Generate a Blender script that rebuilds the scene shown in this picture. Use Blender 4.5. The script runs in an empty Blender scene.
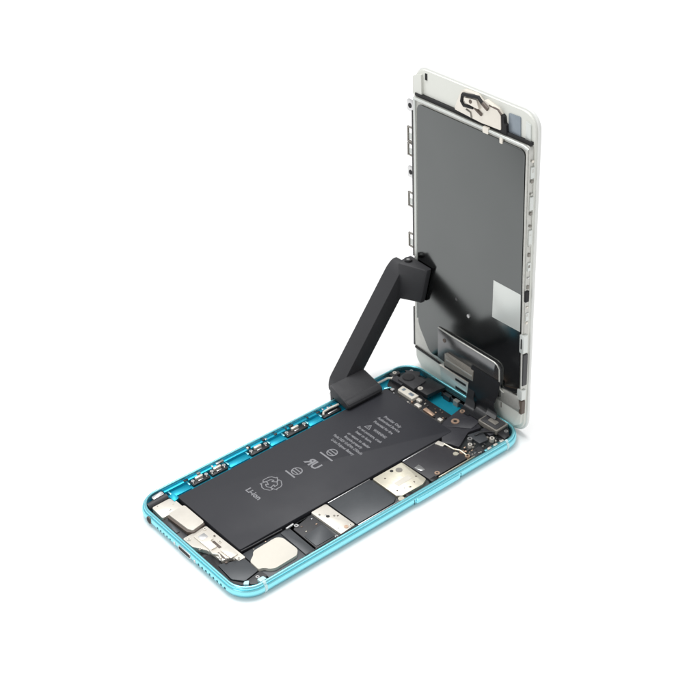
import bpy, bmesh, math, random
from mathutils import Vector, Matrix
random.seed(5)
U = 0.01                      # 1 unit = 100 mm; every number below is in millimetres
sc = bpy.context.scene
COL = sc.collection
PI = math.pi

# ---------------------------------------------------------------- materials
def mat(name, col, rough=0.5, metal=0.0, var=0.0, vscale=40, bump=0.0, bscale=200, spec=0.5, coat=0.0, rvar=0.0, aniso=0.0):
    m = bpy.data.materials.new(name); m.use_nodes = True
    nt = m.node_tree; b = nt.nodes['Principled BSDF']
    b.inputs['Base Color'].default_value = (*col, 1)
    b.inputs['Roughness'].default_value = rough
    b.inputs['Metallic'].default_value = metal
    b.inputs['Specular IOR Level'].default_value = spec
    b.inputs['Coat Weight'].default_value = coat
    tc = nt.nodes.new('ShaderNodeTexCoord')
    if var or rvar:
        n = nt.nodes.new('ShaderNodeTexNoise'); n.inputs['Scale'].default_value = vscale
        n.inputs['Detail'].default_value = 6
        nt.links.new(tc.outputs['Object'], n.inputs['Vector'])
        if var:
            mx = nt.nodes.new('ShaderNodeMix'); mx.data_type = 'RGBA'
            mx.inputs[6].default_value = (*[c*(1-var) for c in col], 1)
            mx.inputs[7].default_value = (*[min(1, c*(1+var)) for c in col], 1)
            nt.links.new(n.outputs['Fac'], mx.inputs[0]); nt.links.new(mx.outputs[2], b.inputs['Base Color'])
        if rvar:
            mr = nt.nodes.new('ShaderNodeMapRange')
            mr.inputs[1].default_value = 0.3; mr.inputs[2].default_value = 0.7
            mr.inputs[3].default_value = max(0.02, rough-rvar); mr.inputs[4].default_value = rough+rvar
            nt.links.new(n.outputs['Fac'], mr.inputs[0]); nt.links.new(mr.outputs[0], b.inputs['Roughness'])
    if bump:
        n2 = nt.nodes.new('ShaderNodeTexNoise'); n2.inputs['Scale'].default_value = bscale; n2.inputs['Detail'].default_value = 4
        bp = nt.nodes.new('ShaderNodeBump'); bp.inputs['Strength'].default_value = bump; bp.inputs['Distance'].default_value = 0.002
        nt.links.new(tc.outputs['Object'], n2.inputs['Vector'])
        nt.links.new(n2.outputs['Fac'], bp.inputs['Height']); nt.links.new(bp.outputs['Normal'], b.inputs['Normal'])
    return m

M = {}
M['table'] = mat('white_table', (0.93, 0.93, 0.93), 0.7, spec=0.1)
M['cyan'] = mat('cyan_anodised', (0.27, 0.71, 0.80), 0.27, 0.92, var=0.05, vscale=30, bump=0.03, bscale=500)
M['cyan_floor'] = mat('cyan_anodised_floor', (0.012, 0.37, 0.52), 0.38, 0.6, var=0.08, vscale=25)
M['white_band'] = mat('white_antenna_plastic', (0.52, 0.74, 0.77), 0.4)
M['battery'] = mat('battery_wrap', (0.020, 0.0205, 0.026), 0.55, spec=0.4, var=0.12, vscale=4, bump=0.22, bscale=14, rvar=0.08)
M['print'] = mat('printed_ink', (0.225, 0.225, 0.24), 0.6)
M['black'] = mat('black_plastic', (0.012, 0.012, 0.014), 0.45, var=0.3, vscale=60, bump=0.2, bscale=120)
M['dark'] = mat('dark_grey_plastic', (0.04, 0.04, 0.043), 0.5, var=0.2, vscale=60, bump=0.1)
M['flex'] = mat('flex_film', (0.030, 0.030, 0.036), 0.38, var=0.25, vscale=20, bump=0.15, bscale=60)
M['graphite'] = mat('graphite_film', (0.055, 0.060, 0.066), 0.42, 0.15, var=0.12, vscale=25, bump=0.12, bscale=80)
M['shield_dark'] = mat('dark_shield_film', (0.032, 0.031, 0.036), 0.45, var=0.15, vscale=25, bump=0.1, bscale=60)
M['cream'] = mat('cream_steel', (0.73, 0.69, 0.62), 0.36, 0.35, var=0.08, vscale=30, bump=0.1, bscale=60)
M['cream_matte'] = mat('cream_label', (0.66, 0.625, 0.55), 0.55, 0.0, var=0.03, vscale=40)
M['steel'] = mat('silver_steel', (0.58, 0.58, 0.58), 0.3, 0.85, var=0.1, vscale=60, bump=0.15)
M['beige'] = mat('beige_shield', (0.62, 0.585, 0.48), 0.36, 0.5, var=0.14, vscale=45, bump=0.2, bscale=90)
M['gold'] = mat('gold_contact', (0.60, 0.42, 0.31), 0.35, 0.7, var=0.2, vscale=90)
M['brown'] = mat('brown_gasket', (0.10, 0.075, 0.06), 0.5, var=0.2)
M['board'] = mat('dark_circuit_board', (0.016, 0.020, 0.021), 0.4, var=0.5, vscale=120, bump=0.3, bscale=200)
M['bracket'] = mat('black_moulded_plastic', (0.022, 0.022, 0.025), 0.6, var=0.12, vscale=25, bump=0.15, bscale=260, rvar=0.05)
M['panel_white'] = mat('white_panel_plastic', (0.65, 0.66, 0.615), 0.4, var=0.02)
M['glass'] = mat('white_front_glass', (0.68, 0.69, 0.665), 0.12, coat=0.5)
M['rail'] = mat('panel_rail_steel', (0.50, 0.50, 0.47), 0.38, 0.6, var=0.15, vscale=70, bump=0.3, bscale=120)
M['mirror'] = mat('back_shield_metal', (0.122, 0.128, 0.127), 0.14, 1.0, var=0.06, vscale=3, rvar=0.015)
M['smoke'] = mat('smoked_metal', (0.17, 0.172, 0.175), 0.22, 0.9, var=0.06, vscale=15, rvar=0.05)
M['sticker'] = mat('pale_foil_sticker', (0.62, 0.645, 0.62), 0.35, 0.35)
M['bluegrey'] = mat('blue_grey_foil', (0.24, 0.28, 0.32), 0.4, 0.3, var=0.1)
M['conn'] = mat('grey_connector', (0.24, 0.225, 0.20), 0.4, 0.2, var=0.15, vscale=80)
M['ribbon'] = mat('ribbon_film', (0.010, 0.011, 0.013), 0.32, var=0.3, vscale=15, bump=0.1, bscale=30)
M['teal_hole'] = mat('teal_opening', (0.01, 0.10, 0.12), 0.7)
M['hole'] = mat('dark_opening', (0.006, 0.006, 0.007), 0.7)

# ---------------------------------------------------------------- builders
def new(): return bmesh.new()
def area2(p): return sum(p[i][0]*p[(i+1) % len(p)][1]-p[(i+1) % len(p)][0]*p[i][1] for i in range(len(p)))
def prism(bm, pts, z0, z1, bev=0.0, seg=2, fr=None):
    """fr maps local (x,y,z) to frame coordinates"""
    if area2(pts) < 0: pts = pts[::-1]
    t = bmesh.new()
    lo = [t.verts.new((x, y, z0)) for x, y in pts]; hi = [t.verts.new((x, y, z1)) for x, y in pts]
    n = len(pts)
    t.faces.new(lo[::-1]); top = t.faces.new(hi)
    for i in range(n): t.faces.new((lo[i], lo[(i+1) % n], hi[(i+1) % n], hi[i]))
    if bev > 0:
        ed = list(top.edges)+[e for e in t.edges if abs(e.verts[0].co.z-e.verts[1].co.z) > 1e-6]
        bmesh.ops.bevel(t, geom=ed, offset=bev, segments=seg, profile=0.5, affect='EDGES', clamp_overlap=True)
    merge(bm, t, fr)
def merge(bm, t, fr=None):
    mp = {}
    for v in t.verts:
        c = v.co if fr is None else fr(v.co)
        mp[v] = bm.verts.new(c)
    for f in t.faces:
        try: bm.faces.new([mp[v] for v in f.verts])
        except ValueError: pass
    t.free()
def rect(x0, x1, y0, y1): return [(x0, y0), (x1, y0), (x1, y1), (x0, y1)]
def rrect(x0, x1, y0, y1, r, n=8):
    P = []
    for cx, cy, a in ((x1-r, y1-r, 0), (x0+r, y1-r, 90), (x0+r, y0+r, 180), (x1-r, y0+r, 270)):
        for k in range(n+1):
            t = math.radians(a+90*k/n); P.append((cx+r*math.cos(t), cy+r*math.sin(t)))
    return P
def roundpoly(pts, r, n=4):
    """round the corners of a polygon"""
    out = []; N = len(pts)
    for i in range(N):
        p = Vector(pts[i]); a = Vector(pts[i-1]); b = Vector(pts[(i+1) % N])
        da = (a-p); db = (b-p); d = min(r, da.length*0.45, db.length*0.45)
        s = p+da.normalized()*d; e = p+db.normalized()*d
        for k in range(n+1):
            t = k/n; q = s*(1-t)**2+p*2*t*(1-t)+e*t*t; out.append((q.x, q.y))
    return out
def cyl(bm, c, r, z0, z1, n=24, bev=0.0, fr=None):
    prism(bm, [(c[0]+r*math.cos(2*PI*k/n), c[1]+r*math.sin(2*PI*k/n)) for k in range(n)], z0, z1, 0, fr=fr)
    if bev:
        pass
def ringplate(bm, c, r0, r1, z0, z1, n=28, fr=None):
    t = bmesh.new(); rows = []
    for r, z in ((r0, z0), (r1, z0), (r1, z1), (r0, z1)):
        rows.append([t.verts.new((c[0]+r*math.cos(2*PI*k/n), c[1]+r*math.sin(2*PI*k/n), z)) for k in range(n)])
    for j in range(4):
        for k in range(n): t.faces.new((rows[j][k], rows[j][(k+1) % n], rows[(j+1) % 4][(k+1) % n], rows[(j+1) % 4][k]))
    merge(bm, t, fr)
def loft(bm, rings, closed=True, caps=False):
    R = [[bm.verts.new(p) for p in ring] for ring in rings]
    n = len(R[0])
    for a, b in zip(R[:-1], R[1:]):
        for k in range(n if closed else n-1): bm.faces.new((a[k], a[(k+1) % n], b[(k+1) % n], b[k]))
    if caps: bm.faces.new(R[0][::-1]); bm.faces.new(R[-1])
    return R
def tube(bm, path, r, n=8):
    P = [Vector(p) for p in path]; rings = []
    for i, p in enumerate(P):
        d = (P[min(i+1, len(P)-1)]-P[max(i-1, 0)]).normalized()
        a = d.cross(Vector((0, 0, 1)) if abs(d.z) < 0.9 else Vector((1, 0, 0))).normalized(); b = d.cross(a)
        rings.append([tuple(p+(a*math.cos(2*PI*k/n)+b*math.sin(2*PI*k/n))*r) for k in range(n)])
    loft(bm, rings, True, True)
def strip(bm, path, wid, th, sub=6):
    """ribbon: path points, width vectors, thickness"""
    P = [Vector(p) for p in path]; Wv = [Vector(w) for w in wid]
    def cr(A, i, t):
        a, b, c, d = A[max(i-1, 0)], A[i], A[i+1], A[min(i+2, len(A)-1)]
        return 0.5*((2*b)+(c-a)*t+(2*a-5*b+4*c-d)*t*t+(3*b-a-3*c+d)*t**3)
    PP = []; WW = []
    for i in range(len(P)-1):
        for k in range(sub): PP.append(cr(P, i, k/sub)); WW.append(cr(Wv, i, k/sub))
    PP.append(P[-1]); WW.append(Wv[-1]); rings = []
    for i, p in enumerate(PP):
        d = PP[min(i+1, len(PP)-1)]-PP[max(i-1, 0)]; n = d.cross(WW[i]).normalized()*th/2; w = WW[i]/2
        rings.append([tuple(p-w-n), tuple(p+w-n), tuple(p+w+n), tuple(p-w+n)])
    loft(bm, rings, True, True)
def make(name, bm, m, parent=None, off=(0, 0, 0), smooth=40):
    bmesh.ops.recalc_face_normals(bm, faces=bm.faces)
    o3 = Vector(off)
    for v in bm.verts: v.co = (v.co-o3)*U
    me = bpy.data.meshes.new(name); bm.to_mesh(me); bm.free()
    me.materials.append(M[m] if isinstance(m, str) else m)
    if smooth:
        me.polygons.foreach_set('use_smooth', [True]*len(me.polygons))
        me.set_sharp_from_angle(angle=math.radians(smooth))
    o = bpy.data.objects.new(name, me); COL.objects.link(o)
    if parent: o.parent = parent
    return o
def thing(name, label, cat, mtx):
    o = bpy.data.objects.new(name, None); COL.objects.link(o); o.empty_display_size = 0.1
    o.matrix_world = mtx; o['label'] = label; o['category'] = cat
    return o
def text_mesh(bm, s, org, right, up, nrm, size, width=None, align='LEFT'):
    cu = bpy.data.curves.new('t', 'FONT'); cu.body = s; cu.size = size; cu.align_x = 'LEFT'; cu.resolution_u = 2; cu.offset = size*0.028
    o = bpy.data.objects.new('t', cu); COL.objects.link(o)
    dg = bpy.context.evaluated_depsgraph_get(); dg.update()
    me = bpy.data.meshes.new_from_object(o.evaluated_get(dg))
    xs = [v.co.x for v in me.vertices]; x0, x1 = min(xs), max(xs)
    kx = (width/(x1-x0)) if width else 1
    sh = {'LEFT': 0, 'CENTER': -(x1-x0)*kx/2}[align]
    vs = [bm.verts.new(Vector(org)+Vector(right)*((v.co.x-x0)*kx+sh)+Vector(up)*v.co.y) for v in me.vertices]
    for p in me.polygons:
        try: bm.faces.new([vs[i] for i in p.vertices])
        except ValueError: pass
    bpy.data.objects.remove(o); bpy.data.curves.remove(cu); bpy.data.meshes.remove(me)

# ================================================================ setting
bm = new(); g = 9000
f = bm.faces.new([bm.verts.new(p) for p in ((-g, -g, 0), (g, -g, 0), (g, g, 0), (-g, g, 0))])
tb = make('table_surface', bm, 'table'); tb['kind'] = 'structure'

# ================================================================ phone body
L, W = 158.2, 77.9
HO = (L/2, W/2, 0)
phone = thing('opened_phone', 'bright blue metal phone body lying open with battery and circuit boards exposed', 'phone', Matrix.Translation(Vector(HO)*U))
def part(name, bm, m, parent=phone, smooth=40): return make(name, bm, m, parent, HO, smooth)
def box(name, m, pts, z0, z1, bev=0.25, parent=phone, rnd=0):
    b = new()
    if rnd: pts = roundpoly(pts, rnd)
    prism(b, pts, z0, z1, bev); return part(name, b, m, parent)

ZR = 6.1
prof = [(3.4, 0.0), (1.9, 0.25), (0.75, 1.1), (0.12, 2.4), (0.0, 3.2), (0.12, 4.1), (0.38, 4.75), (0.55, 4.92), (0.72, 4.80), (0.86, 4.82), (0.92, 5.3),
        (1.12, 5.78), (1.45, 6.04), (1.75, ZR), (2.1, 6.04), (2.25, 5.8), (2.3, 5.3), (2.3, 1.3), (2.7, 1.0)]
rings = []
for d, z in prof:
    rings.append([(x, y, z) for x, y in rrect(d, L-d, d, W-d, max(11-d, 1.5), 14)])
bm = new(); R = loft(bm, rings); bm.faces.new(R[0][::-1]); bm.faces.new(R[-1])
housing = part('housing', bm, 'cyan', smooth=50)
# antenna bands: short inlays following the outer profile, 0.03 mm proud
def band(pos, side, w):
    b = new(); rr = []
    for d, z in prof[1:15]:
        e = 0.05
        dd = d-(e if z < 5.9 else 0); zz = z+(e if z > 5 else 0)
        rr.append((dd, zz))
    ring = []
    for off in (-w/2, w/2):
        row = []
        for dd, zz in rr:
            if side == 'front': row.append((pos+off, dd, zz))
            if side == 'back': row.append((pos+off, W-dd, zz))
            if side == 'top': row.append((L-dd, pos+off, zz))
            if side == 'bottom': row.append((dd, pos+off, zz))
        ring.append(row)
    loft(b, ring, closed=False)
    return part('antenna_band', b, 'white_band')
band(12.0, 'front', 1.3); band(146.5, 'front', 1.3); band(12.5, 'back', 1.1); band(145.5, 'back', 1.3)
# cyan floor skin (seen through the cut-out next to the cameras)
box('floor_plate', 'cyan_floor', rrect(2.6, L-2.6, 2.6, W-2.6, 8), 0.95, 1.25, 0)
# side button and tray on the near long edge
b = new(); prism(b, roundpoly([(91, 1.9), (116.5, 1.9), (116.5, 4.1), (91, 4.1)], 1.0), -0.28, 0.9, 0.15, fr=lambda c: (c.x, c.z, c.y)); part('side_button', b, 'cyan')
for x in (90.2, 117.3):
    b = new(); prism(b, rect(x-0.12, x+0.12, 1.9, 4.2), -0.03, 0.5, 0, fr=lambda c: (c.x, c.z, c.y)); part('button_gap', b, 'teal_hole')
# bottom edge: jack, port, screws, speaker holes
def side_disc(name, m, y, z, r, proud=0.03, parent=phone):
    b = new(); cyl(b, (y, z), r, -proud, 1.2, 20, fr=lambda c: (c.z, c.x, c.y)); return part(name, b, m, parent)
b = new(); ringplate(b, (65, 3.1), 1.3, 1.75, -0.03, 0.8, fr=lambda c: (c.z, c.x, c.y)); jr = part('headphone_jack', b, 'brown')
side_disc('jack_hole', 'hole', 65, 3.1, 1.35, parent=jr)
for y in (46.2, 31.9): side_disc('port_screw', 'steel', y, 3.1, 0.75, 0.06)
b = new(); prism(b, rrect(34.6, 43.5, 1.75, 4.35, 1.25), -0.05, 0.8, 0, fr=lambda c: (c.z, c.x, c.y)); pt = part('charging_port', b, 'steel')
b = new(); prism(b, rrect(35.1, 43.0, 2.2, 3.9, 0.8), -0.09, 0.8, 0, fr=lambda c: (c.z, c.x, c.y)); part('port_opening', b, 'hole', pt)
b = new()
for k in range(8): cyl(b, (29.2-k*2.55, 3.1), 0.55, -0.04, 0.8, 16, fr=lambda c: (c.z, c.x, c.y))
part('speaker_grille', b, 'teal_hole')
b = new()
for k in range(5): cyl(b, (58.5-k*2.3, 3.1), 0.42, -0.04, 0.8, 16, fr=lambda c: (c.z, c.x, c.y))
part('microphone_grille', b, 'teal_hole')

# ---- battery
BX0, BX1, BY0, BY1, BZ = 16.3, 134.2, 23.2, 67.6, 5.2
b = new(); prism(b, rrect(BX0, BX1, BY0, BY1, 1.0, 4), 1.4, BZ, 0.55, 3)
battery = part('battery', b, 'battery')
RT = (0, -1, 0); UP = (1, 0, 0); z = BZ+0.03
lines = [(90.2, 54.4, 39.3, 'Li-ion Polymer Battery'), (93.1, 56.3, 37.3, 'Model 3.82V 10.45Whr 2750mAh'), (96.0, 52.2, 40.5, 'Recycle properly'), (98.7, 53.2, 38.5, 'or return to dealer'),
         (102.0, 51.5, 40.8, 'heat or burn.'), (105.0, 53.6, 38.0, 'Do not puncture, crush'), (108.8, 47.3, 39.1, 'WARNING'),
         (113.0, 51.8, 39.3, 'Potential for fire'), (116.2, 52.9, 38.2, 'Authorized Service'), (118.9, 51.3, 40.3, 'Provider Only')]
def tline(s, x, ya, size, wd=None, rt=RT):
    q = new(); text_mesh(q, s, (x, ya, z), rt, UP, None, size, wd); part('printed_line', q, 'print', battery, 0)
for x, ya, yb, s in lines: tline(s, x-0.7, ya, 2.15, ya-yb)
tline('Li-ion', 40.3, 51.8, 3.8, 8.8)
def line2(bm, pts, w, closed=False):
    n = len(pts)
    for i in range(n if closed else n-1):
        a = Vector(pts[i]); c = Vector(pts[(i+1) % n]); d = (c-a).normalized(); s = Vector((-d.y, d.x))*w/2
        e = d*w*0.25
        bm.faces.new([bm.verts.new((p.x, p.y, z+0.002*i)) for p in (a-s-e, c-s+e, c+s+e, a+s-e)])
def circ(c, r, n=20): return [(c[0]+r*math.cos(2*PI*k/n), c[1]+r*math.sin(2*PI*k/n)) for k in range(n)]
def mark(*segs):
    q = new()
    for pts, wd, cl in segs: line2(q, pts, wd, cl)
    return part('printed_mark', q, 'print', battery, 0)
mark(([(107.2, 51.9), (107.2, 48.7), (110.0, 50.3)], 0.35, True), ([(107.8, 50.3), (108.9, 50.3)], 0.4, False))
for bx, y0, y1, cx, cy in ((61.2, 50.6, 44.6, 64.6, 47.2), (80.5, 50.6, 42.6, 84.2, 47.0)):
    mark(([(bx, y0), (bx, y1)], 0.8, False))
    mark((circ((cx, cy), 2.3), 0.5, True), ([(cx-0.9, cy+2.2), (cx-0.9, cy-2.2)], 0.5, False), ([(cx+0.6, cy+2.2), (cx+0.6, cy-2.2)], 0.5, False))
tline('R', 71.0, 46.8, 6.4, 3.8, (0, 1, 0)); tline('U', 71.0, 46.6, 6.4, 3.8)
# recycling symbol: three bent arrows in a triangle
b = new(); c0 = Vector((51.2, 47.8))
for k in range(3):
    a = k*2*PI/3
    rot = lambda p: (c0.x+p[0]*math.cos(a)-p[1]*math.sin(a), c0.y+p[0]*math.sin(a)+p[1]*math.cos(a))
    path = [(-1.2, 4.3), (1.6, 4.3), (2.9, 3.6), (3.9, 1.7)]
    inner = [(-1.0, 2.5), (1.0, 2.5), (1.6, 2.1), (2.2, 1.1)]
    for P, w in ((path, 0.4), (inner, 0.4), ([(-1.2, 4.3), (-1.9, 3.4), (-1.0, 2.5)], 0.4), ([(4.8, 2.0), (2.6, -0.8), (1.2, 0.7)], 0.4), ([(4.8, 2.0), (3.9, 1.7)], 0.4), ([(0.9, 0.9), (2.2, 1.1)], 0.4)):
        line2(b, [rot(p) for p in P], w)
part('recycling_symbol', b, 'print', battery, 0)

# ---- black inner frame round the battery and board bed
box('inner_tray', 'black', [(3.2, 5), (5.5, 3), (150, 2.9), (154.6, 6), (154.9, 33.5), (143.7, 33.8), (143.7, 53.6), (140.5, 69), (110, 69), (27, 69), (15.0, 70), (3.2, 70)], 1.3, 2.6, 0.1)
box('logic_board', 'board', [(38.5, 3.0), (150, 3.0), (154, 7), (154.5, 30), (143, 33), (135.5, 34), (135.2, 22.8), (38.5, 22.6)], 2.65, 3.5, 0.1)

# ---- lower end parts
def screw(x, y, z, r=0.85, m='steel', parent=phone):
    b = new(); cyl(b, (x, y), r, z-0.8, z+0.25, 16); s = part('screw', b, m, parent)
    b = new(); prism(b, rect(x-r*0.6, x+r*0.6, y-r*0.14, y+r*0.14), z, z+0.28, 0); prism(b, rect(x-r*0.14, x+r*0.14, y-r*0.6, y+r*0.6), z, z+0.285, 0)
    part('screw_slot', b, 'hole', s)
b = new(); tube(b, [(3.6, 71.3, 3.9), (13.5, 71.6, 3.9)], 1.7, 16); part('earphone_socket', b, 'dark')
box('socket_clip', 'steel', roundpoly([(7.5, 72.2), (13.0, 72.4), (13.0, 74.7), (7.5, 74.2)], 0.6), 3.5, 5.6, 0.3)
box('antenna_plate', 'cream', roundpoly([(4.5, 69.3), (13.6, 69.4), (14.7, 66.2), (14.7, 61.0), (4.2, 60.8)], 0.8), 2.7, 4.6, 0.3)
box('plate_tab', 'cyan_floor', roundpoly([(13.9, 66.2), (16.6, 66.8), (16.4, 71.0), (13.8, 70.6)], 0.5), 2.7, 4.9, 0.2)
b = new(); prism(b, roundpoly([(6.6, 60.2), (14.9, 60.4), (15.0, 46.0), (8.6, 44.9), (7.4, 46.6)], 1.0), 2.7, 6.0, 0.35); part('speaker_box', b, 'cream')
box('box_gasket', 'brown', roundpoly([(5.6, 59.6), (14.9, 59.8), (15.0, 45.4), (8.4, 44.2), (6.4, 46.2)], 0.8), 2.65, 5.3, 0.25)
box('port_assembly', 'dark', roundpoly([(3.2, 60.0), (6.2, 60.2), (6.4, 45.5), (3.2, 45.0)], 0.6), 2.7, 3.9, 0.3)
box('port_foil', 'graphite', roundpoly([(3.4, 57.0), (5.2, 57.2), (5.2, 49.5), (3.4, 49.5)], 0.4), 3.9, 4.3, 0.15)
box('dock_plate', 'cream', roundpoly([(3.2, 44.6), (14.9, 44.8), (15.8, 18.8), (12.6, 19.0), (12.0, 22.5), (7.6, 23.4), (6.6, 32.4), (3.4, 38.0)], 0.6), 2.7, 4.6, 0.3)
dock = box('dock_cover', 'cream', roundpoly([(7.0, 42.5), (12.2, 42.7), (12.5, 36.0), (10.6, 35.8), (10.7, 31.0), (7.4, 31.2)], 0.5), 4.6, 5.2, 0.2)
box('dock_cover', 'cream', roundpoly([(10.3, 28.5), (14.6, 28.7), (14.6, 22.0), (10.8, 21.8)], 0.5), 4.6, 5.1, 0.2)
box('dock_slot', 'brown', rect(10.9, 12.1, 30.0, 35.2), 4.6, 4.75, 0.05)
box('dock_slot', 'brown', rect(8.6, 9.4, 23.6, 28.2), 4.6, 4.8, 0.05)
b = new(); tube(b, [(7.4, 31.6, 4.9), (6.9, 28.6, 5.2), (8.4, 26.6, 5.2), (7.8, 24.2, 4.9)], 0.5, 8); part('antenna_cable', b, 'cream')
box('dock_label', 'steel', roundpoly([(8.2, 41.0), (11.4, 41.2), (11.4, 38.2), (8.2, 38.0)], 0.3), 5.2, 5.3, 0.04)
for x, y in ((13.3, 43.4), (13.4, 33.0), (4.8, 42.5), (13.3, 19.9)): screw(x, y, 4.7, 0.7, 'cream')
box('loudspeaker', 'graphite', roundpoly([(5.0, 22.8), (15.2, 18.4), (15.2, 9.6), (7.6, 8.2), (4.2, 12.5)], 0.8), 2.7, 4.4, 0.35)
box('speaker_gasket', 'black', roundpoly([(3.2, 30.5), (6.6, 30.5), (7.2, 23.0), (4.8, 22.5), (3.9, 12.6), (7.2, 7.6), (15.4, 8.8), (15.8, 6.0), (8.5, 4.4), (4.2, 9.0), (3.0, 13)], 0.4), 2.65, 3.9, 0.1)
box('corner_block', 'dark', roundpoly([(8.0, 7.4), (15.5, 8.6), (16, 4.6), (10.5, 3.3), (8, 4.8)], 0.5), 3.9, 4.7, 0.3)
box('corner_tab', 'white_band', roundpoly([(10.8, 4.5), (13.6, 4.4), (14.0, 2.4), (11.0, 2.4)], 0.4), 3.6, 5.95, 0.25)
box('corner_tab', 'white_band', roundpoly([(6.6, 7.4), (8.4, 6.6), (7.0, 4.9), (5.4, 6.2)], 0.4), 3.6, 5.3, 0.25)
screw(12.3, 6.2, 4.9, 0.8)

# ---- vibration motor and its dark bed
box('motor_bed', 'graphite', [(16.4, 22.2), (50.5, 22.4), (50.5, 3.2), (16.4, 3.2)], 2.65, 3.5, 0.15)
motor = box('vibration_motor', 'cream_matte', roundpoly([(15.5, 15.4), (18.6, 17.4), (20.0, 19.4), (32.2, 19.8), (33.9, 17.6), (34.2, 8.4), (31.8, 5.9), (20.8, 5.6), (18.6, 6.9), (17.6, 8.9), (15.3, 9.6)], 0.9), 3.5, 4.9, 0.35)
box('motor_side_film', 'graphite', roundpoly([(35.4, 21.4), (40.0, 21.4), (39.7, 4.2), (35.2, 4.2)], 0.4), 3.5, 4.1, 0.15)
box('film_cover', 'dark', roundpoly([(40.9, 19.8), (51.6, 21.8), (51.6, 4.6), (40.7, 4.4)], 0.5), 3.5, 4.15, 0.2)
box('film_patch', 'graphite', roundpoly([(41.4, 13.3), (51.0, 13.9), (50.9, 5.2), (41.2, 5.2)], 0.4), 4.15, 4.45, 0.15)
b = new(); tube(b, [(38.5, 21.6, 4.3), (42.5, 21.9, 4.4)], 0.55, 8); part('contact_spring', b, 'steel')
screw(42.9, 20.3, 4.3, 0.95)
screw(50.9, 3.9, 4.6, 0.8)

rk = random.Random(8)
for (x0, x1, y0, y1, n, z0) in ((4.6, 14.4, 61.6, 68.8, 3, 4.55), (53.4, 60.4, 6.5, 21.8, 5, 4.65), (41.6, 51.0, 15.0, 20.5, 4, 4.12), (16.6, 34, 20.2, 22.0, 4, 3.45), (34.6, 39.6, 2.9, 4.0, 3, 3.45), (86.5, 102.2, 7.0, 10.0, 4, 4.75), (104.4, 123, 3.0, 4.6, 8, 3.5), (63, 84, 2.9, 4.2, 7, 3.5)):
    for i in range(n):
        x = rk.uniform(x0, x1); y = rk.uniform(y0, y1); w = rk.uniform(0.35, 1.1); h = rk.uniform(0.3, 0.8)
        box('contact', rk.choice(['conn', 'steel', 'gold', 'beige', 'brown']), rect(x-w/2, x+w/2, y-h/2, y+h/2), z0-0.2, z0+rk.uniform(0.12, 0.4), 0.06)
for pts in ([(16.6, 23.0), (22, 22.7), (30, 22.6), (37.0, 22.4)], [(104.5, 22.7), (114, 22.9), (124, 22.7)]):
    b = new(); tube(b, [(x, y, 4.4) for x, y in pts], 0.28, 8); part('thin_cable', b, 'dark')

# ---- board shields
sim = box('white_shield', 'cream', roundpoly([(52.4, 22.5), (60.5, 22.6), (61.2, 4.6), (53.2, 4.0)], 0.6), 3.5, 4.7, 0.25)
b = new(); cyl(b, (56.1, 15.9), 0.8, 4.6, 4.73, 16); part('shield_hole', b, 'hole', sim)
b = new(); cyl(b, (57.6, 5.9), 0.9, 4.7, 4.95, 14); part('shield_contact', b, 'gold', sim)
screw(59.6, 5.4, 4.8, 0.7, 'cream')
s1 = box('grey_shield', 'graphite', roundpoly([(61.5, 22.2), (85.0, 22.2), (85.3, 6.4), (82.5, 4.6), (62.0, 4.4)], 0.6), 3.5, 4.6, 0.3)
b = new(); prism(b, rect(61.6, 84.8, 22.35, 22.75), 3.5, 4.75, 0.05); part('shield_rim', b, 'steel', s1)
b = new(); prism(b, rect(62.0, 88.8, 3.3, 3.75), 3.5, 4.8, 0.05); part('shield_rim', b, 'steel', s1)
sv = box('beige_shield', 'beige', roundpoly([(85.9, 21.9), (102.8, 22.0), (102.9, 6.6), (99.5, 5.0), (88.0, 5.2), (86.0, 7.0)], 0.6), 3.5, 4.8, 0.25)
box('shield_label', 'cream_matte', roundpoly([(90.8, 13.6), (98.6, 13.8), (98.6, 11.0), (90.8, 10.8)], 0.3), 4.8, 4.88, 0.03, sv)
b = new(); cyl(b, (95.4, 20.4), 0.8, 4.7, 4.84, 14); part('shield_hole', b, 'hole', sv)
b = new(); cyl(b, (98.3, 18.8), 1.5, 4.75, 4.95, 18); part('shield_dimple', b, 'conn', sv)
for x, y in ((88.5, 9.0), (90, 18.5), (100.9, 10.8)):
    b = new(); cyl(b, (x, y), 0.45, 4.75, 4.83, 12); part('shield_hole', b, 'brown', sv)
b = new(); cyl(b, (86.2, 3.9), 1.4, 3.6, 5.0, 20); part('board_standoff', b, 'beige')
box('edge_connector', 'black', roundpoly([(88.8, 4.6), (92.0, 4.6), (92.0, 2.9), (88.8, 2.9)], 0.3), 3.5, 5.2, 0.2)
box('edge_connector', 'black', roundpoly([(103.4, 5.4), (107.0, 5.6), (107.0, 3.4), (103.4, 3.4)], 0.3), 3.5, 5.0, 0.2)
s2 = box('dark_shield', 'shield_dark', roundpoly([(103.4, 21.9), (123.6, 22.0), (127.2, 5.4), (104.0, 5.2)], 0.6), 3.5, 4.6, 0.3)
b = new(); prism(b, rect(103.6, 123.0, 22.15, 22.5), 3.5, 4.75, 0.05); part('shield_rim', b, 'steel', s2)
b = new(); prism(b, rect(108.0, 129.5, 3.9, 4.3), 3.5, 4.75, 0.05); part('shield_rim', b, 'beige', s2)
b = new(); prism(b, roundpoly([(104.2, 15.6), (107.4, 16.0), (107.0, 11.4), (105.0, 12.2)], 0.5), 4.6, 4.75, 0.05); part('foil_tab', b, 'steel', s2)
b = new(); ringplate(b, (109.2, 6.4), 0.5, 1.2, 4.4, 4.9, 16); part('gold_ring', b, 'gold', s2)
box('corner_foil', 'cream', roundpoly([(122.3, 21.9), (124.9, 22.4), (126.0, 18.6), (123.6, 18.2)], 0.4), 4.65, 5.0, 0.1)
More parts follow.
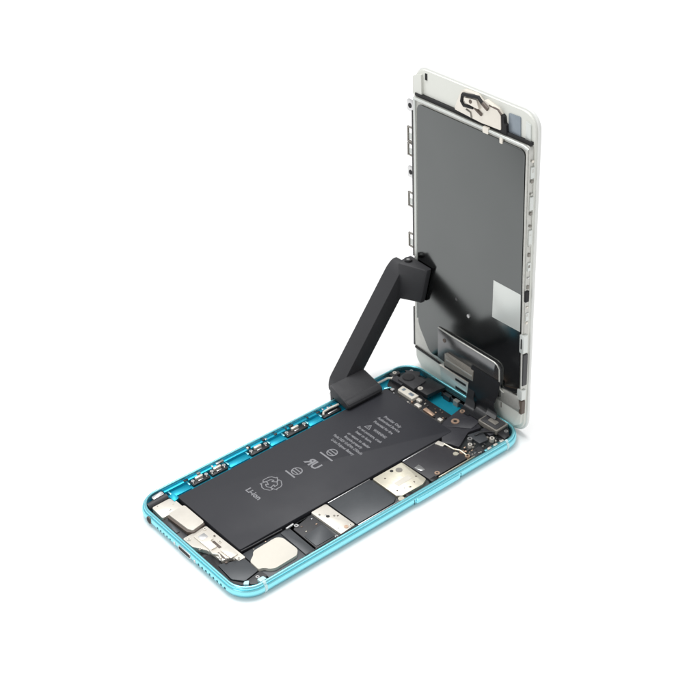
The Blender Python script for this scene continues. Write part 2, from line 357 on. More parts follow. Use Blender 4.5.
b = new(); tube(b, [(125.3, 19.0, 5.0), (125.8, 13.5, 5.0), (127.3, 10.8, 5.0), (127.0, 6.5, 5.0)], 0.35, 8); part('gold_trace', b, 'beige')
b = new(); cyl(b, (124.3, 10.6), 1.2, 3.5, 5.0, 16); part('board_standoff', b, 'beige')
for x, y in ((127.2, 9.6), (127.0, 6.0)):
    b = new(); ringplate(b, (x, y), 0.5, 1.15, 3.6, 5.1, 16); part('gold_ring', b, 'gold')
# small surface-mounted pieces at the upper right
spots = [(136.2, 13.9, 'steel', 1.15), (133.3, 10.9, 'cream', 1.0), (143.7, 7.6, 'cream', 1.15), (149.6, 7.2, 'steel', 1.1)]
for x, y, m, r in spots:
    b = new(); cyl(b, (x, y), r, 3.5, 5.3, 18); c = part('screw_post', b, m)
    b = new(); cyl(b, (x, y), r*0.45, 5.25, 5.34, 12); part('post_hole', b, 'hole', c)
for i in range(34):
    x = random.uniform(127.5, 153); y = random.uniform(3.8, 12.5)
    if (x-136.2)**2+(y-13.9)**2 < 5 or (x-143.7)**2+(y-7.6)**2 < 5: continue
    w, h = random.uniform(0.5, 1.6), random.uniform(0.5, 1.3)
    box('chip', random.choice(['dark', 'black', 'graphite', 'black', 'gold', 'conn', 'steel']), rect(x-w/2, x+w/2, y-h/2, y+h/2), 3.5, random.uniform(4.0, 4.6), 0.12)
rd = random.Random(21)
for i in range(74):
    x, y = rd.choice([(rd.uniform(124, 134), rd.uniform(4.5, 9.5)), (rd.uniform(136, 152), rd.uniform(3.2, 7.0)), (rd.uniform(134.8, 142.5), rd.uniform(32, 66)), (rd.uniform(123.8, 127), rd.uniform(9, 18))])
    w, h = rd.uniform(0.35, 1.1), rd.uniform(0.35, 0.9)
    box('chip', rd.choice(['conn', 'black', 'cream', 'gold', 'steel', 'brown', 'dark']), rect(x-w/2, x+w/2, y-h/2, y+h/2), 3.4, rd.uniform(4.0, 4.7), 0.1)
for i in range(16):
    x = rd.uniform(3.8, 14.2); y = rd.uniform(20, 43.5)
    if 6.5 < x < 12.6 and y > 30: continue
    w, h = rd.uniform(0.4, 1.2), rd.uniform(0.4, 1.2)
    if x < 6.5 and y < 34: continue
    box('dock_contact', rd.choice(['cream', 'steel', 'brown', 'conn']), rect(x-w/2, x+w/2, y-h/2, y+h/2), 4.55, 4.8+rd.uniform(0, 0.3), 0.1)
for x0, x1, y0, y1 in ((62.5, 66.5, 2.55, 3.1), (71, 73, 2.55, 3.1), (36, 38.5, 2.6, 3.3), (111, 112.5, 2.6, 3.3), (119, 122.5, 2.6, 3.2)):
    box('edge_contact', 'steel', rect(x0, x1, y0, y1), 3.0, 4.9, 0.1)
b = new(); tube(b, [(34.8, 4.2, 4.0), (40, 3.7, 4.6), (50, 3.6, 4.6), (61.5, 3.5, 4.7)], 0.35, 8); part('antenna_cable', b, 'black')
b = new(); tube(b, [(139.5, 14.2, 5.0), (142.5, 13.6, 5.6), (146.2, 11.6, 5.4), (147.6, 9.8, 5.2)], 0.35, 8); part('antenna_cable', b, 'black')
box('corner_film', 'flex', roundpoly([(144.6, 15.6), (147.0, 15.6), (147.0, 9.4), (144.8, 9.8)], 0.4), 3.5, 4.9, 0.15)
box('board_film', 'graphite', roundpoly([(137.5, 17.0), (144.8, 15.2), (142.2, 8.4), (137.4, 9.0)], 0.5), 3.5, 4.75, 0.2)
box('side_film', 'dark', roundpoly([(128, 7.6), (136, 8.2), (136.6, 4.2), (129, 3.8)], 0.4), 3.5, 4.3, 0.2)
for x in (136.8, 140.6, 144.6): box('rail_clip', 'cream', roundpoly([(x, 3.9), (x+2.0, 3.9), (x+2.0, 2.5), (x, 2.5)], 0.3), 3.4, 5.3, 0.2)
box('rail_catch', 'cyan', roundpoly([(135.5, 4.6), (146.8, 4.4), (146.8, 2.2), (135.5, 2.2)], 0.4), 2.7, 4.5, 0.2)

# ---- wide flat flex over the board and connector at the corner
box('flex_cover', 'flex', roundpoly([(125.4, 20.5), (134.2, 30.2), (140.0, 31.6), (148.5, 33.0), (155.0, 33.2), (155.2, 21.6), (147.0, 21.4), (146.2, 16.6), (139.0, 18.0), (134.0, 15.6), (128.8, 13.0)], 1.0), 3.5, 5.0, 0.25)
box('flex_fold', 'flex', roundpoly([(134.6, 27.5), (140, 29.0), (148.2, 26.0), (148.2, 19.8), (141.8, 18.6)], 0.8), 5.0, 5.25, 0.1)
cb = box('display_connector', 'conn', roundpoly([(147.4, 20.3), (155.6, 20.6), (155.6, 9.0), (147.6, 8.6)], 0.7), 4.2, 6.3, 0.3)
box('connector_cover', 'dark', roundpoly([(148.2, 19.6), (154.9, 19.8), (154.9, 9.9), (148.4, 9.6)], 0.5), 6.3, 6.6, 0.15, cb)
box('connector_boss', 'conn', roundpoly([(150.2, 16.9), (152.8, 17.0), (152.8, 12.2), (150.2, 12.0)], 0.4), 6.6, 6.85, 0.1, cb)
box('corner_bracket', 'black', roundpoly([(147.8, 8.2), (154.6, 9.4), (153.4, 6.4), (150.2, 3.6), (147.2, 3.2)], 0.6), 3.5, 5.4, 0.3)
screw(151.6, 6.6, 5.5, 0.9)

# ---- camera block and top-left corner
box('camera_bed', 'black', roundpoly([(137.2, 70.5), (143, 74.4), (150.5, 73.6), (155.0, 66.0), (155.2, 33.5), (153.4, 34.5), (153.2, 53.4), (143.8, 53.4), (143.8, 51.8), (137.2, 51.8)], 0.8), 2.65, 3.6, 0.2)
cam1 = box('camera_module', 'dark', roundpoly([(142.4, 69.0), (150.4, 70.4), (151.8, 58.8), (142.6, 57.6)], 0.9), 3.6, 6.0, 0.5)
b = new(); cyl(b, (147.0, 66.2), 2.6, 6.0, 6.35, 24); ringplate(b, (147.0, 66.2), 2.6, 3.0, 6.0, 6.2); part('camera_cap', b, 'black', cam1)
box('camera_cover', 'black', roundpoly([(144.0, 58.6), (154.6, 60.8), (155.2, 49.4), (150.2, 50.2), (144.2, 50.4)], 0.8), 3.6, 5.4, 0.5)
box('camera_flex', 'flex', roundpoly([(140.8, 71.4), (144.8, 73.2), (144.6, 65.2), (141.2, 64.8)], 0.6), 3.6, 5.2, 0.3)
box('flash_holder', 'dark', roundpoly([(150.4, 72.6), (154.8, 66.4), (152.2, 64.2), (149.6, 69.6)], 0.6), 3.6, 5.5, 0.3)
b = new(); ringplate(b, (145.6, 56.4), 0.5, 1.3, 5.0, 5.7, 16); part('gold_ring', b, 'cream')
lab = box('white_connector', 'cream_matte', roundpoly([(137.2, 63.0), (141.2, 63.8), (141.4, 53.0), (137.2, 53.0)], 0.5), 3.4, 5.2, 0.25)
for y0, y1 in ((60.4, 62.0), (54.6, 57.4)): box('connector_window', 'bluegrey', roundpoly([(138.6, y1), (140.4, y1), (140.4, y0), (138.6, y0)], 0.3), 5.2, 5.27, 0.03, lab)
for pts, m in (([(138.9, 52.2), (140.9, 52.4), (140.9, 49.8), (138.9, 49.8)], 'cream'), ([(135.6, 49.8), (137.6, 50.0), (137.6, 46.6), (135.6, 46.6)], 'cream'),
               ([(136.0, 44.4), (138.2, 44.4), (137.6, 37.8), (135.8, 37.8)], 'gold'), ([(135.8, 34.6), (137.6, 34.8), (137.6, 32.4), (135.8, 32.4)], 'cream'),
               ([(135.4, 64.8), (137.2, 64.8), (137.0, 66.4), (135.4, 66.4)], 'steel')):
    box('contact_pad', m, roundpoly(pts, 0.35), 3.0, 4.7, 0.2)
box('contact_bar', 'black', roundpoly([(135.0, 66.5), (143.6, 66.5), (143.6, 31.8), (135.0, 31.8)], 0.5), 2.65, 3.7, 0.2)
b = new(); ringplate(b, (140.0, 27.2), 0.9, 1.9, 4.6, 5.6, 20); part('gold_ring', b, 'gold')
b = new(); ringplate(b, (147.8, 30.6), 0.5, 1.2, 4.8, 5.5, 16); part('gold_ring', b, 'gold')
b = new(); cyl(b, (140.0, 27.2), 0.85, 4.8, 5.3, 14); part('post_hole', b, 'hole')
for y0, y1 in ((38.2, 41.2), (43.6, 48.0)): box('edge_gasket', 'black' if y0 > 40 else 'conn', roundpoly([(152.0, y1), (154.0, y1), (154.0, y0), (152.0, y0)], 0.3), 1.3, 4.0, 0.2)
box('top_ledge', 'black', roundpoly([(152.9, 50.0), (155.6, 50.0), (155.6, 33.6), (152.9, 33.6)], 0.3), 1.3, 3.6, 0.2)

# ---- far long rail: blue pockets, dark clips with silver springs
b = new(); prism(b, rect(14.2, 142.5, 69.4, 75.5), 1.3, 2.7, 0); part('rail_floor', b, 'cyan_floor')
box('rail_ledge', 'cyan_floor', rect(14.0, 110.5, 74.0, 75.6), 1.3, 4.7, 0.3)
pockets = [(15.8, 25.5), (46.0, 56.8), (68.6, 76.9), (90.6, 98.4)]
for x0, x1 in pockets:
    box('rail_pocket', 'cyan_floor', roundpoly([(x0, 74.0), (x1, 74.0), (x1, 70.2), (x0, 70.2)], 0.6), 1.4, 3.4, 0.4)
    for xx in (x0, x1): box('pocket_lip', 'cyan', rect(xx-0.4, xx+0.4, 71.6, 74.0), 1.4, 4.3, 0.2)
rq = random.Random(4)
for k in range(26):
    x = rq.uniform(17, 110)
    if any(x0-0.5 < x < x1+0.5 for x0, x1 in pockets) and rq.random() < 0.6: continue
    w = rq.uniform(0.5, 2.4)
    box('rail_contact', rq.choice(['steel', 'dark', 'black', 'cream', 'conn']), roundpoly(rect(x, x+w, 74.1, 75.1), 0.2), 4.5, rq.uniform(4.9, 5.5), 0.12)
clips = [(26.6, 35.6), (36.6, 45.0), (57.8, 67.8), (77.8, 89.8), (99.0, 109.5)]
rc = random.Random(11)
for i, (x0, x1) in enumerate(clips):
    cl = box('rail_clip', 'black', roundpoly([(x0, 74.0), (x1, 74.0), (x1, 70.6), (x0, 70.6)], 0.4), 1.4, 3.7, 0.3)
    m0 = (x0+x1)/2
    if i < 4:
        box('clip_spring', 'cream', roundpoly([(m0-1.9, 73.7), (m0+1.9, 73.7), (m0+1.9, 72.5), (m0-1.9, 72.5)], 0.35), 3.7, 4.9, 0.25, cl)
        box('clip_foot', 'steel', roundpoly([(m0-1.3, 72.0), (m0+1.2, 72.0), (m0+1.2, 71.3), (m0-1.3, 71.3)], 0.2), 3.7, 4.1, 0.1, cl)
        for q in (x0+1.0, x1-1.0):
            b = new(); ringplate(b, (q, 72.6), 0.3, 0.8, 3.6, 4.5, 14); part('clip_screw', b, 'steel', cl)
            b = new(); w_ = rc.uniform(0.5, 0.9); prism(b, [(q-w_, 71.4), (q-w_+0.4, 71.2), (q+w_, 73.6), (q+w_-0.4, 73.8)], 3.7, 4.25, 0.05); part('clip_leaf', b, 'rail', cl)
    else:
        box('clip_foot', 'steel', rect(102.0, 107.5, 71.2, 71.8), 3.7, 4.2, 0.1, cl)
b = new(); tube(b, [(99.6, 71.8, 4.3), (100.6, 73.0, 4.8), (104.5, 73.4, 4.9), (109.6, 73.0, 4.9)], 0.55, 8); part('silver_wire', b, 'cream')
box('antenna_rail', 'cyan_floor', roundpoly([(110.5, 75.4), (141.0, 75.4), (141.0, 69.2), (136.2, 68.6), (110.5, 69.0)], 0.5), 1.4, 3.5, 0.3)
b = new(); tube(b, [(130.6, 73.0, 4.0), (131.6, 74.0, 4.6), (136.6, 73.6, 4.7), (140.4, 73.7, 4.7), (142.2, 72.2, 4.7)], 0.55, 8); part('silver_wire', b, 'cream')
b = new(); ringplate(b, (142.9, 71.2), 0.9, 1.7, 4.2, 5.0, 18); part('wire_loop', b, 'cream')
box('rail_screw_block', 'dark', roundpoly([(142.6, 75.2), (147.8, 74.6), (147.4, 72.2), (143.0, 72.4)], 0.4), 3.0, 5.3, 0.3)
screw(145.2, 74.0, 5.4, 0.95, 'cream')
screw(152.6, 70.3, 5.0, 0.8, 'steel')
b = new(); tube(b, [(134.6, 69.4, 3.6), (137.4, 67.8, 3.8), (136.2, 65.6, 3.8)], 0.45, 8); part('thin_cable', b, 'cyan')

# ================================================================ display panel
SO = Vector((162.8815, 40.5873, 0.0))
ws = Vector((0.0597, 0.9974, -0.0392)); us = Vector((0.0161, 0.0383, 0.9991)); ns = Vector((-0.9981, 0.0603, 0.0138))
yv = us.normalized(); zv = (ns-yv*ns.dot(yv)).normalized(); xv = yv.cross(zv)
SM = Matrix((xv, yv, zv)).transposed().to_4x4(); SM.translation = SO*U
panel = thing('display_panel', 'white phone display standing upright behind the phone, showing its grey metal back', 'display', SM)
SW, SH = 77.9*0.9944, 158.2*0.9681
# panel coordinates: (s, t, n) with s toward the far side, x = -s
def spart(name, bm, m, parent=panel, smooth=40): return make(name, bm, m, parent, (0, 0, 0), smooth)
def sbox(name, m, pts, n0, n1, bev=0.2, parent=panel, rnd=0):
    if rnd: pts = roundpoly(pts, rnd)
    b = new(); prism(b, [(-s, t) for s, t in pts], n0, n1, bev); return spart(name, b, m, parent)
def S(s, t, n): return (-s, t, n)
h = SW/2
# glass: rounded front edge
b = new(); rr = []
for d, n in ((0.35, 0.3), (0.0, 0.0), (0.0, -0.7), (0.3, -1.25), (1.0, -1.6)):
    rr.append([(x, y, n) for x, y in rrect(-h+d, h-d, d, SH-d, 8-d, 12)])
R = loft(b, rr); b.faces.new(R[0][::-1]); b.faces.new(R[-1]); spart('front_glass', b, 'glass', smooth=50)
# white bezel moulding
sbox('bezel_frame', 'panel_white', rrect(-h+0.8, h-0.8, 0.8, SH-0.8, 7.4), 0.32, 1.5, 0.3)
# vertical moulding step at the upper far corner and its slot
sbox('bezel_step', 'panel_white', roundpoly([(37.5, 148.5), (31.8, 150.6), (31.6, 140.6), (37.6, 140.2)], 0.6), 1.5, 2.6, 0.4)
sbox('bezel_slot', 'hole', rect(28.9, 30.3, 148.3, 151.2), 1.5, 1.75, 0.05)
sbox('bezel_strip', 'sticker', roundpoly([(-32.8, 149.0), (-35.6, 148.0), (-35.8, 139.8), (-32.8, 140.4)], 0.5), 1.5, 2.1, 0.2)
# steel frame around the display back
fo = [(36.2, 140.0), (-37.4, 139.8), (-38.1, 21.0), (-38.0, 12.6), (36.0, 12.6), (36.2, 18)]
fb = sbox('panel_frame', 'rail', roundpoly(fo, 2.0), 1.5, 3.6, 0.25)
sbox('frame_gap', 'hole', [(35.6, 141.4), (-37.0, 141.2), (-37.0, 139.9), (35.6, 140.1)], 1.5, 3.0, 0.05, fb)
# top edge lip, bright
b = new(); tube(b, [S(35.6, 139.2, 3.7), S(34, 139.3, 4.0), S(0, 139.3, 4.0), S(-34, 139.2, 4.0), S(-36.6, 138.2, 3.7)], 0.6, 10); spart('frame_lip', b, 'sticker', fb)
b = new(); tube(b, [S(35.0, 138.6, 3.7), S(34.6, 120, 3.7), S(34.4, 30, 3.6)], 0.6, 10); spart('frame_lip', b, 'sticker', fb)
b = new(); tube(b, [S(-35.9, 138.0, 3.7), S(-36.6, 80, 3.7), S(-37.5, 24, 3.6)], 0.6, 10); spart('frame_lip', b, 'rail', fb)
# back shield (glossy metal)
sh = [(32.8, 137.6), (-35.0, 137.6), (-36.6, 22.6), (-26.0, 19.4), (24.4, 15.2), (33.0, 27.5)]
shp = [sh[0], sh[1], sh[2], sh[3], sh[4], sh[5]]
sbox('back_shield', 'mirror', roundpoly(sh, 3.0, 8), 3.6, 4.25, 0.15)
# near-side rail details
for t0, t1 in ((126, 131), (112, 118), (96, 103), (84, 88), (60, 64)):
    sbox('rail_boss', 'sticker', roundpoly([(-36.9, t0), (-38.2, t0), (-38.2, t1), (-36.9, t1)], 0.3), 1.5, 3.1, 0.15, fb)
rb = random.Random(3)
for k in range(22):
    t = 34+k*4.7+rb.uniform(-1, 1)
    if 45 < t < 53: continue
    w = rb.uniform(0.5, 1.6)
    b = new(); prism(b, rect(t, t+w, 2.0, 3.0), 0, 0.22, 0, fr=lambda c: (c.z+37.75+0.25*(1 if c.z > 0 else 0), c.x, c.y)); spart('rail_notch', b, rb.choice(['conn', 'rail', 'steel', 'conn', 'cream']), fb)
sbox('side_clip', 'sticker', roundpoly([(-36.4, 53.5), (-38.9, 53.5), (-38.9, 44.5), (-36.4, 44.5)], 0.4), 2.2, 4.6, 0.25)
sbox('clip_slot', 'hole', rect(-37.9, -37.1, 46.5, 51.5), 4.6, 4.66, 0.0)
sbox('side_clip', 'sticker', roundpoly([(-36.0, 25.5), (-39.0, 25.5), (-39.0, 20.4), (-36.0, 20.4)], 0.4), 2.2, 4.6, 0.25)
sbox('side_foot', 'brown', roundpoly([(-37.2, 19.6), (-38.8, 19.6), (-38.8, 12.8), (-37.0, 12.8)], 0.3), 2.2, 4.2, 0.2)
sbox('rail_pad', 'hole', roundpoly([(-37.4, 74.8), (-38.6, 74.8), (-38.6, 69.6), (-37.4, 69.6)], 0.3), 2.2, 3.9, 0.2)
sbox('rail_pad', 'dark', roundpoly([(-37.6, 43.6), (-38.7, 43.6), (-38.7, 27.6), (-37.6, 27.6)], 0.3), 1.6, 3.9, 0.2)
# open metal tabs on the far edge
def tab(t0, t1, out=40.9, w=0.32):
    b = new()
    P = [(35.8, t0), (out, t0), (out, t1), (35.8, t1)]
    for a, c in zip(P[:-1], P[1:]):
        x0, x1 = sorted((a[0], c[0])); y0, y1 = sorted((a[1], c[1]))
        prism(b, [(-s, t) for s, t in rect(x0-w, x1+w, y0-w, y1+w)], 2.3, 3.1, 0.08)
    e = spart('edge_tab', b, 'conn', fb)
    q = new(); prism(q, [(-s, t) for s, t in rect(36.4, out-0.35, t0+(t1-t0)*0.12, t0+(t1-t0)*0.55)], 2.35, 2.6, 0); spart('tab_leaf', q, 'sticker', e)
    return e
for t0, t1 in ((117.6, 124.2), (111.0, 116.6), (86.0, 92.6), (65.4, 72.0)): tab(t0, t1)
for t in (134.6, 103.0):
    b = new(); prism(b, [(-s, tt) for s, tt in roundpoly(rect(36.0, 41.0, t-2.6, t+2.6), 0.8)], 2.3, 3.2, 0.15); e = spart('screw_tab', b, 'steel', fb)
    b = new(); cyl(b, (-38.8, t), 1.15, 3.2, 3.35, 16); spart('tab_hole', b, 'hole', e)
sbox('edge_shadow_strip', 'dark', [(37.1, 133), (36.3, 133), (36.3, 62), (37.1, 62)], 2.0, 3.75, 0.05, fb)  # dark strip standing in for the shadow line beside the frame
sbox('edge_strip', 'dark', [(37.6, 34.5), (36.4, 34.5), (36.4, 13.6), (37.6, 13.6)], 2.0, 3.6, 0.1, fb)
# upper bezel: earpiece and camera assembly, foil patch
ear = sbox('earpiece_plate', 'cream', roundpoly([(8.8, 142.0), (6.2, 148.2), (3.8, 151.9), (-4.2, 152.2), (-8.0, 149.8), (-9.6, 151.4), (-17.2, 149.6), (-19.6, 147.6), (-20.0, 141.4), (-8.0, 141.0)], 0.7), 1.5, 3.6, 0.35)
b = new(); P = [S(3.2, 150.2, 3.9), S(-6.5, 151.6, 3.9), S(-9.2, 149.6, 3.9)]; tube(b, P, 0.8, 10); spart('camera_flex', b, 'hole', ear)
b = new(); P = [S(3.3, 150.0, 3.9), S(3.9, 147.0, 3.9), S(2.4, 145.6, 3.9), S(-3.2, 146.2, 3.9)]; tube(b, P, 0.7, 10); spart('camera_flex', b, 'hole', ear)
b = new(); prism(b, [(-s, t) for s, t in roundpoly([(2.0, 149.4), (-6.0, 150.4), (-7.6, 146.8), (1.0, 147.4)], 0.7)], 3.6, 4.6, 0.35); spart('front_camera', b, 'cream', ear)
b = new(); cyl(b, (2.4, 148.8), 0.9, 4.6, 4.75, 16); spart('camera_lens', b, 'brown', ear)
b = new(); P = [S(-4.6, 146.4, 3.8), S(-8.6, 144.6, 3.8)]; tube(b, P, 0.7, 8); spart('camera_flex', b, 'brown', ear)
b = new(); P = [S(-9.2, 149.8, 3.8), S(-12.4, 148.2, 3.8)]; tube(b, P, 0.95, 8); spart('camera_flex', b, 'brown', ear)
b = new(); P = [S(1.2, 144.2, 3.7), S(-1.6, 143.6, 3.7), S(-2.2, 141.4, 3.7)]; tube(b, P, 0.35, 8); spart('seam_line', b, 'conn', ear)
b = new(); P = [S(-12.6, 149.9, 3.4), S(-17.8, 149.6, 3.4), S(-20.0, 148.0, 3.4)]; tube(b, P, 0.4, 8); spart('seam_line', b, 'brown', ear)
sbox('sensor_flex', 'hole', roundpoly([(-19.6, 148.2), (-21.0, 147.2), (-21.4, 144.6), (-22.6, 144.2), (-23.2, 140.2), (-19.8, 140.2)], 0.4), 1.5, 3.3, 0.2)
sbox('foil_patch', 'bluegrey', roundpoly([(-22.6, 149.2), (-29.4, 149.4), (-29.8, 140.8), (-22.8, 140.8)], 0.5), 1.5, 2.0, 0.15)
sbox('lip_tab', 'cream', roundpoly([(-10.2, 140.6), (-13.6, 140.6), (-13.6, 137.9), (-10.2, 137.9)], 0.4), 3.6, 4.7, 0.2)
sbox('lip_tab', 'cream', roundpoly([(-20.4, 139.0), (-22.2, 139.0), (-22.2, 136.4), (-20.4, 136.4)], 0.3), 4.0, 4.6, 0.15)
# white sticker, screw, lower plate
sbox('pale_sticker', 'sticker', [(-18.7, 72.4), (-35.7, 72.4), (-36.1, 54.4), (-18.4, 54.0)], 4.25, 4.4, 0.04)
b = new(); cyl(b, (3.0, 47.6), 0.9, 4.2, 4.75, 14); spart('shield_screw', b, 'steel')
b = new(); cyl(b, (-5.6, 52.5), 0.7, 4.2, 4.4, 14); spart('shield_screw', b, 'dark')
b = new(); rings = []
def plate_n(sv):
    e = max(0.0, sv-4.0)/14.4
    return 5.35-1.0*e**1.6
for sv in [18.4, 18.2, 17, 15, 13, 11, 9, 7, 4, 0, -8, -16, -21.5, -22.8, -23.8, -24.6, -25.1, -25.2]:
    k = max(0.0, (-21.0-sv)/4.2); tt = 32.5-2.6*(1-math.sqrt(max(0, 1-min(k, 1)**2)))-(0.5 if sv > 18.3 else 0)
    nn = plate_n(sv)
    rings.append([S(sv, 15.6, 4.28), S(sv, 15.6, nn), S(sv, 24, nn), S(sv, tt-0.3, nn), S(sv, tt, nn-0.25), S(sv, tt, 4.28)])
loft(b, rings, True, True); pl = spart('button_shield', b, 'smoke')
b = new(); tube(b, [S(17.8, 32.3, 4.6), S(8, 32.4, 5.25), S(-21.5, 32.4, 5.3), S(-23.6, 31.8, 5.3), S(-24.9, 30.2, 5.3), S(-25.1, 21.8, 5.2), S(-25.8, 20.2, 5.2), S(-27.6, 19.2, 4.9)], 0.34, 8); spart('shield_edge', b, 'rail', pl)
b = new(); cyl(b, (-13.0, 27.5), 1.0, 4.8, 5.15, 16); spart('plate_hole', b, 'brown', pl)
# lower band of the panel: grey flange then white plastic
sbox('lower_flange', 'rail', roundpoly([(-25.4, 20.6), (-36.6, 21.6), (-38.0, 15.2), (-26.0, 14.0)], 0.8), 4.25, 4.7, 0.2)
sbox('frame_seam', 'hole', roundpoly([(36.0, 13.8), (14.0, 12.6), (14.0, 11.6), (36.2, 12.5)], 0.3), 1.5, 3.9, 0.1)
sbox('lower_moulding', 'panel_white', roundpoly([(36.5, 12.2), (-37.2, 12.4), (-36.8, 6.0), (-31.0, 2.0), (31.0, 2.0), (36.2, 6.5)], 1.0), 1.5, 2.9, 0.3)
sbox('seam_mark', 'conn', rect(-24.6, -24.0, 8.8, 11.6), 2.9, 3.0, 0)
# home-button connector and slotted bracket
hc = sbox('button_connector', 'conn', roundpoly([(10.9, 22.2), (-8.9, 22.0), (-9.0, 16.6), (10.9, 15.6)], 0.5), 5.2, 6.6, 0.3)
sbox('connector_ridge', 'rail', roundpoly([(10.0, 19.6), (-8.2, 19.4), (-8.2, 18.6), (10.0, 18.8)], 0.2), 6.6, 6.75, 0.05, hc)
sbox('connector_shadow_gap', 'hole', roundpoly([(13.0, 15.6), (-10.0, 15.8), (-10.2, 13.4), (13.0, 13.0)], 0.3), 2.9, 5.0, 0.1)  # shade below the connector, put in as a dark block
sb = sbox('slotted_bracket', 'sticker', roundpoly([(16.6, 12.9), (-3.9, 12.9), (-4.4, 2.6), (14.8, 2.8)], 0.6), 2.9, 4.9, 0.25)
sbox('bracket_slot', 'hole', roundpoly([(5.2, 10.9), (-2.4, 10.9), (-2.4, 9.6), (5.2, 9.6)], 0.3), 4.9, 4.96, 0, sb)
sbox('bracket_slot', 'hole', roundpoly([(5.0, 6.6), (-2.8, 6.6), (-2.8, 5.2), (5.0, 5.2)], 0.3), 4.9, 4.96, 0, sb)
b = new(); tube(b, [S(16.4, 12.7, 4.9), S(-3.9, 12.7, 4.9), S(-4.2, 3.0, 4.9)], 0.35, 8); spart('bracket_edge', b, 'cream', sb)

# ribbon cables from the panel down into the body (world millimetres)
def P3(s, t, n): return SO+ws*s+us*t+ns*n
b = new()
strip(b, [P3(-16.5, 24, 5.6), P3(-16.0, 17, 6.4), P3(-14.5, 10.5, 6.8), (155.0, 25.4, 6.9), (152.4, 25.0, 5.6), (148.5, 25.4, 5.3)],
      [ws*19, ws*19, ws*17, (0.4, 13, 0), (0, 11, 0), (0, 9, 0)], 0.3)
part('display_ribbon_cable', b, 'ribbon')
b = new()
strip(b, [P3(-8.0, 15.0, 5.6), P3(-8.6, 9.5, 7.6), (153.8, 31.5, 7.6), (151.8, 30.4, 5.6), (147.4, 29.4, 5.3)],
      [ws*4.5, ws*4.5, (0.3, 6, 0), (0, 6, 0), (0, 6, 0)], 0.3)
part('button_ribbon_cable', b, 'ribbon')
b = new()
strip(b, [P3(-21.5, 17, 5.6), P3(-21.0, 11, 7.0), (154.8, 18.6, 8.6), (152.4, 17.4, 7.2)],
      [ws*5, ws*5.5, (0.3, 6, 0), (0, 6, 0)], 0.3)
part('display_ribbon_cable', b, 'ribbon')

# ================================================================ support bracket
BO = (128, 79, 0)
br = thing('support_bracket', 'black plastic angled support arm clamped to phone edge and holding display upright', 'support bracket', Matrix.Translation(Vector(BO)*U))
YB = 88.5                                   # outer side of the arm, which stands just clear of the phone's long edge
A0 = Vector((116.85, 8.2)); dr = Vector((0.617, 0.787)).normalized(); nr = Vector((dr.y, -dr.x))
A1 = A0+dr*59.2
TH = 8.8
pf = [(117.6, 0.3), (116.4, 2.0), (116.3, 5.4), tuple(A0+dr*0.6), tuple(A1), (156.8, 57.4), (160.4, 57.2), (160.6, 50), (160.4, 43.4), tuple(A1+nr*TH-dr*7), tuple(A0+nr*TH+dr*3.5), (129.8, 9.6), (129.8, 0.3)]
b = new(); prism(b, roundpoly(pf, 2.0, 5), 0, 9.2, 0, fr=lambda c: (c.x, YB-c.z, c.y))
bmesh.ops.remove_doubles(b, verts=b.verts, dist=0.001)
ed = [e for e in b.edges if len(e.link_faces) == 2 and abs(e.verts[0].co.y-e.verts[1].co.y) < 1e-4 and e.calc_face_angle(0) > 1.2]
bmesh.ops.bevel(b, geom=ed, offset=0.8, segments=3, profile=0.5, affect='EDGES', clamp_overlap=True)
make('arm', b, 'bracket', br, BO, 35)
# lower clamp: cross-section in (y, z), lofted along x; it sits over the rim and its lip rests on the battery
sec = [(79.9, 0.4), (79.9, 11.4), (79.2, 12.0), (67.2, 8.8), (66.0, 8.0), (65.5, 6.9), (66.0, 5.6), (68, 5.5), (76.0, 6.3), (78.0, 6.3), (78.1, 0.4)]
def inset(sc_, k):
    cy = sum(p[0] for p in sc_)/len(sc_); cz = sum(p[1] for p in sc_)/len(sc_)
    return [(p[0]+(cy-p[0])*k, p[1]+(cz-p[1])*k) for p in sc_]
lowtop = [(y, min(z, 11.0)) for y, z in sec]
b = new(); rings = []
for x, q in ((109.3, inset(sec, 0.10)), (109.6, inset(sec, 0.04)), (110.2, sec), (129.6, sec), (130.3, inset(sec, 0.04)), (130.7, inset(sec, 0.10))):
    rings.append([(x+(max(0, y-66)*0.05 if x < 120 else 0), y, z) for y, z in q])
loft(b, rings, True, True)
make('phone_clamp', b, 'bracket', br, BO, 30)
# raised lip along the inner edge
b = new(); prism(b, roundpoly([(66.2, 8.2), (68.8, 9.4), (69.0, 9.0), (66.0, 6.4)], 0.3), 109.8, 130.2, 0.15, fr=lambda c: (c.z, c.x, c.y)); make('clamp_lip', b, 'bracket', br, BO, 30)
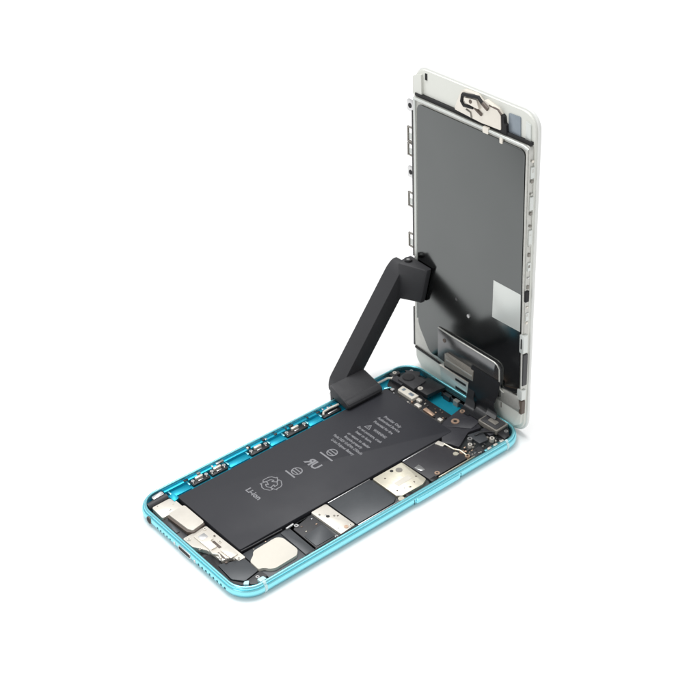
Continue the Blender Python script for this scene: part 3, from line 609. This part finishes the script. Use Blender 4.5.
# upper clamp: cross-section in (y, x), lofted along z
def up(zz, k=0):
    q = (60-zz)*0.22
    return [(80.2-k, 153.2+k), (79.0, 153.2+k), (67.2+q, 157.4+k*0.5), (66.1+q, 158.2), (65.8+q, 159.2), (65.9+q, 160.6), (80.2-k, 161.2)]
b = new(); rings = []
for zz, k in ((40.9, 0.9), (41.2, 0.3), (41.8, 0), (59.2, 0), (59.8, 0.3), (60.1, 0.9)):
    rings.append([(x, y, zz) for y, x in up(zz, k)])
loft(b, rings, True, True)
make('display_clamp', b, 'bracket', br, BO, 30)
b = new(); prism(b, roundpoly([(82.4, 158.0), (86.2, 158.0), (86.2, 166.4), (81.9, 166.4), (81.9, 165.2), (82.4, 164.6)], 0.4), 43.5, 56.2, 0.3, fr=lambda c: (c.y, c.x, c.z)); make('clamp_hook', b, 'bracket', br, BO, 30)
b = new(); cyl(b, (157.9, 78.6), 0.8, 59.9, 60.9, 18); make('pivot_pin', b, 'steel', br, BO)
b = new(); ringplate(b, (157.9, 78.6), 0.85, 1.9, 59.6, 61.0); make('pin_collar', b, 'black', br, BO)

# ================================================================ camera
C = Vector((-209.50825779, -323.10718731, 376.47286593))
r = Vector((0.76227826, -0.646918, -0.02071109)); u = Vector((0.37393283, 0.41404419, 0.8299046)); fw = Vector((0.52830492, 0.64036279, -0.55752077))
cd = bpy.data.cameras.new('camera'); cam = bpy.data.objects.new('camera', cd); COL.objects.link(cam)
mm = Matrix((r, u, -fw)).transposed().to_4x4(); mm.translation = C*U; cam.matrix_world = mm
cd.sensor_width = 36; cd.lens = 36*1364.464/700; cd.clip_start = 0.1; cd.clip_end = 500
sc.camera = cam
cd.dof.use_dof = True; cd.dof.focus_distance = 5.5; cd.dof.aperture_fstop = 3.2

# ================================================================ light: white tent and two softboxes
w = bpy.data.worlds.new('World'); sc.world = w; w.use_nodes = True
w.node_tree.nodes['Background'].inputs[0].default_value = (1, 1, 1, 1)
w.node_tree.nodes['Background'].inputs[1].default_value = 0.68
def softbox(name, loc, tgt, size, power):
    ld = bpy.data.lights.new(name, 'AREA'); ld.shape = 'SQUARE'; ld.size = size; ld.energy = power
    o = bpy.data.objects.new(name, ld); COL.objects.link(o); o.location = loc
    o.rotation_euler = (Vector(tgt)-Vector(loc)).to_track_quat('-Z', 'Y').to_euler()
softbox('overhead_softbox', (1.6, 3.6, 13.0), (1.4, 1.6, 0), 9.0, 1650)
softbox('left_softbox', (-5.5, -1.0, 3.2), (0.8, 0.4, 0.3), 3.0, 60)

sc.view_settings.view_transform = 'Standard'; sc.view_settings.look = 'None'
sc.view_settings.exposure = 0.0; sc.view_settings.gamma = 1
sc.render.engine = 'CYCLES'
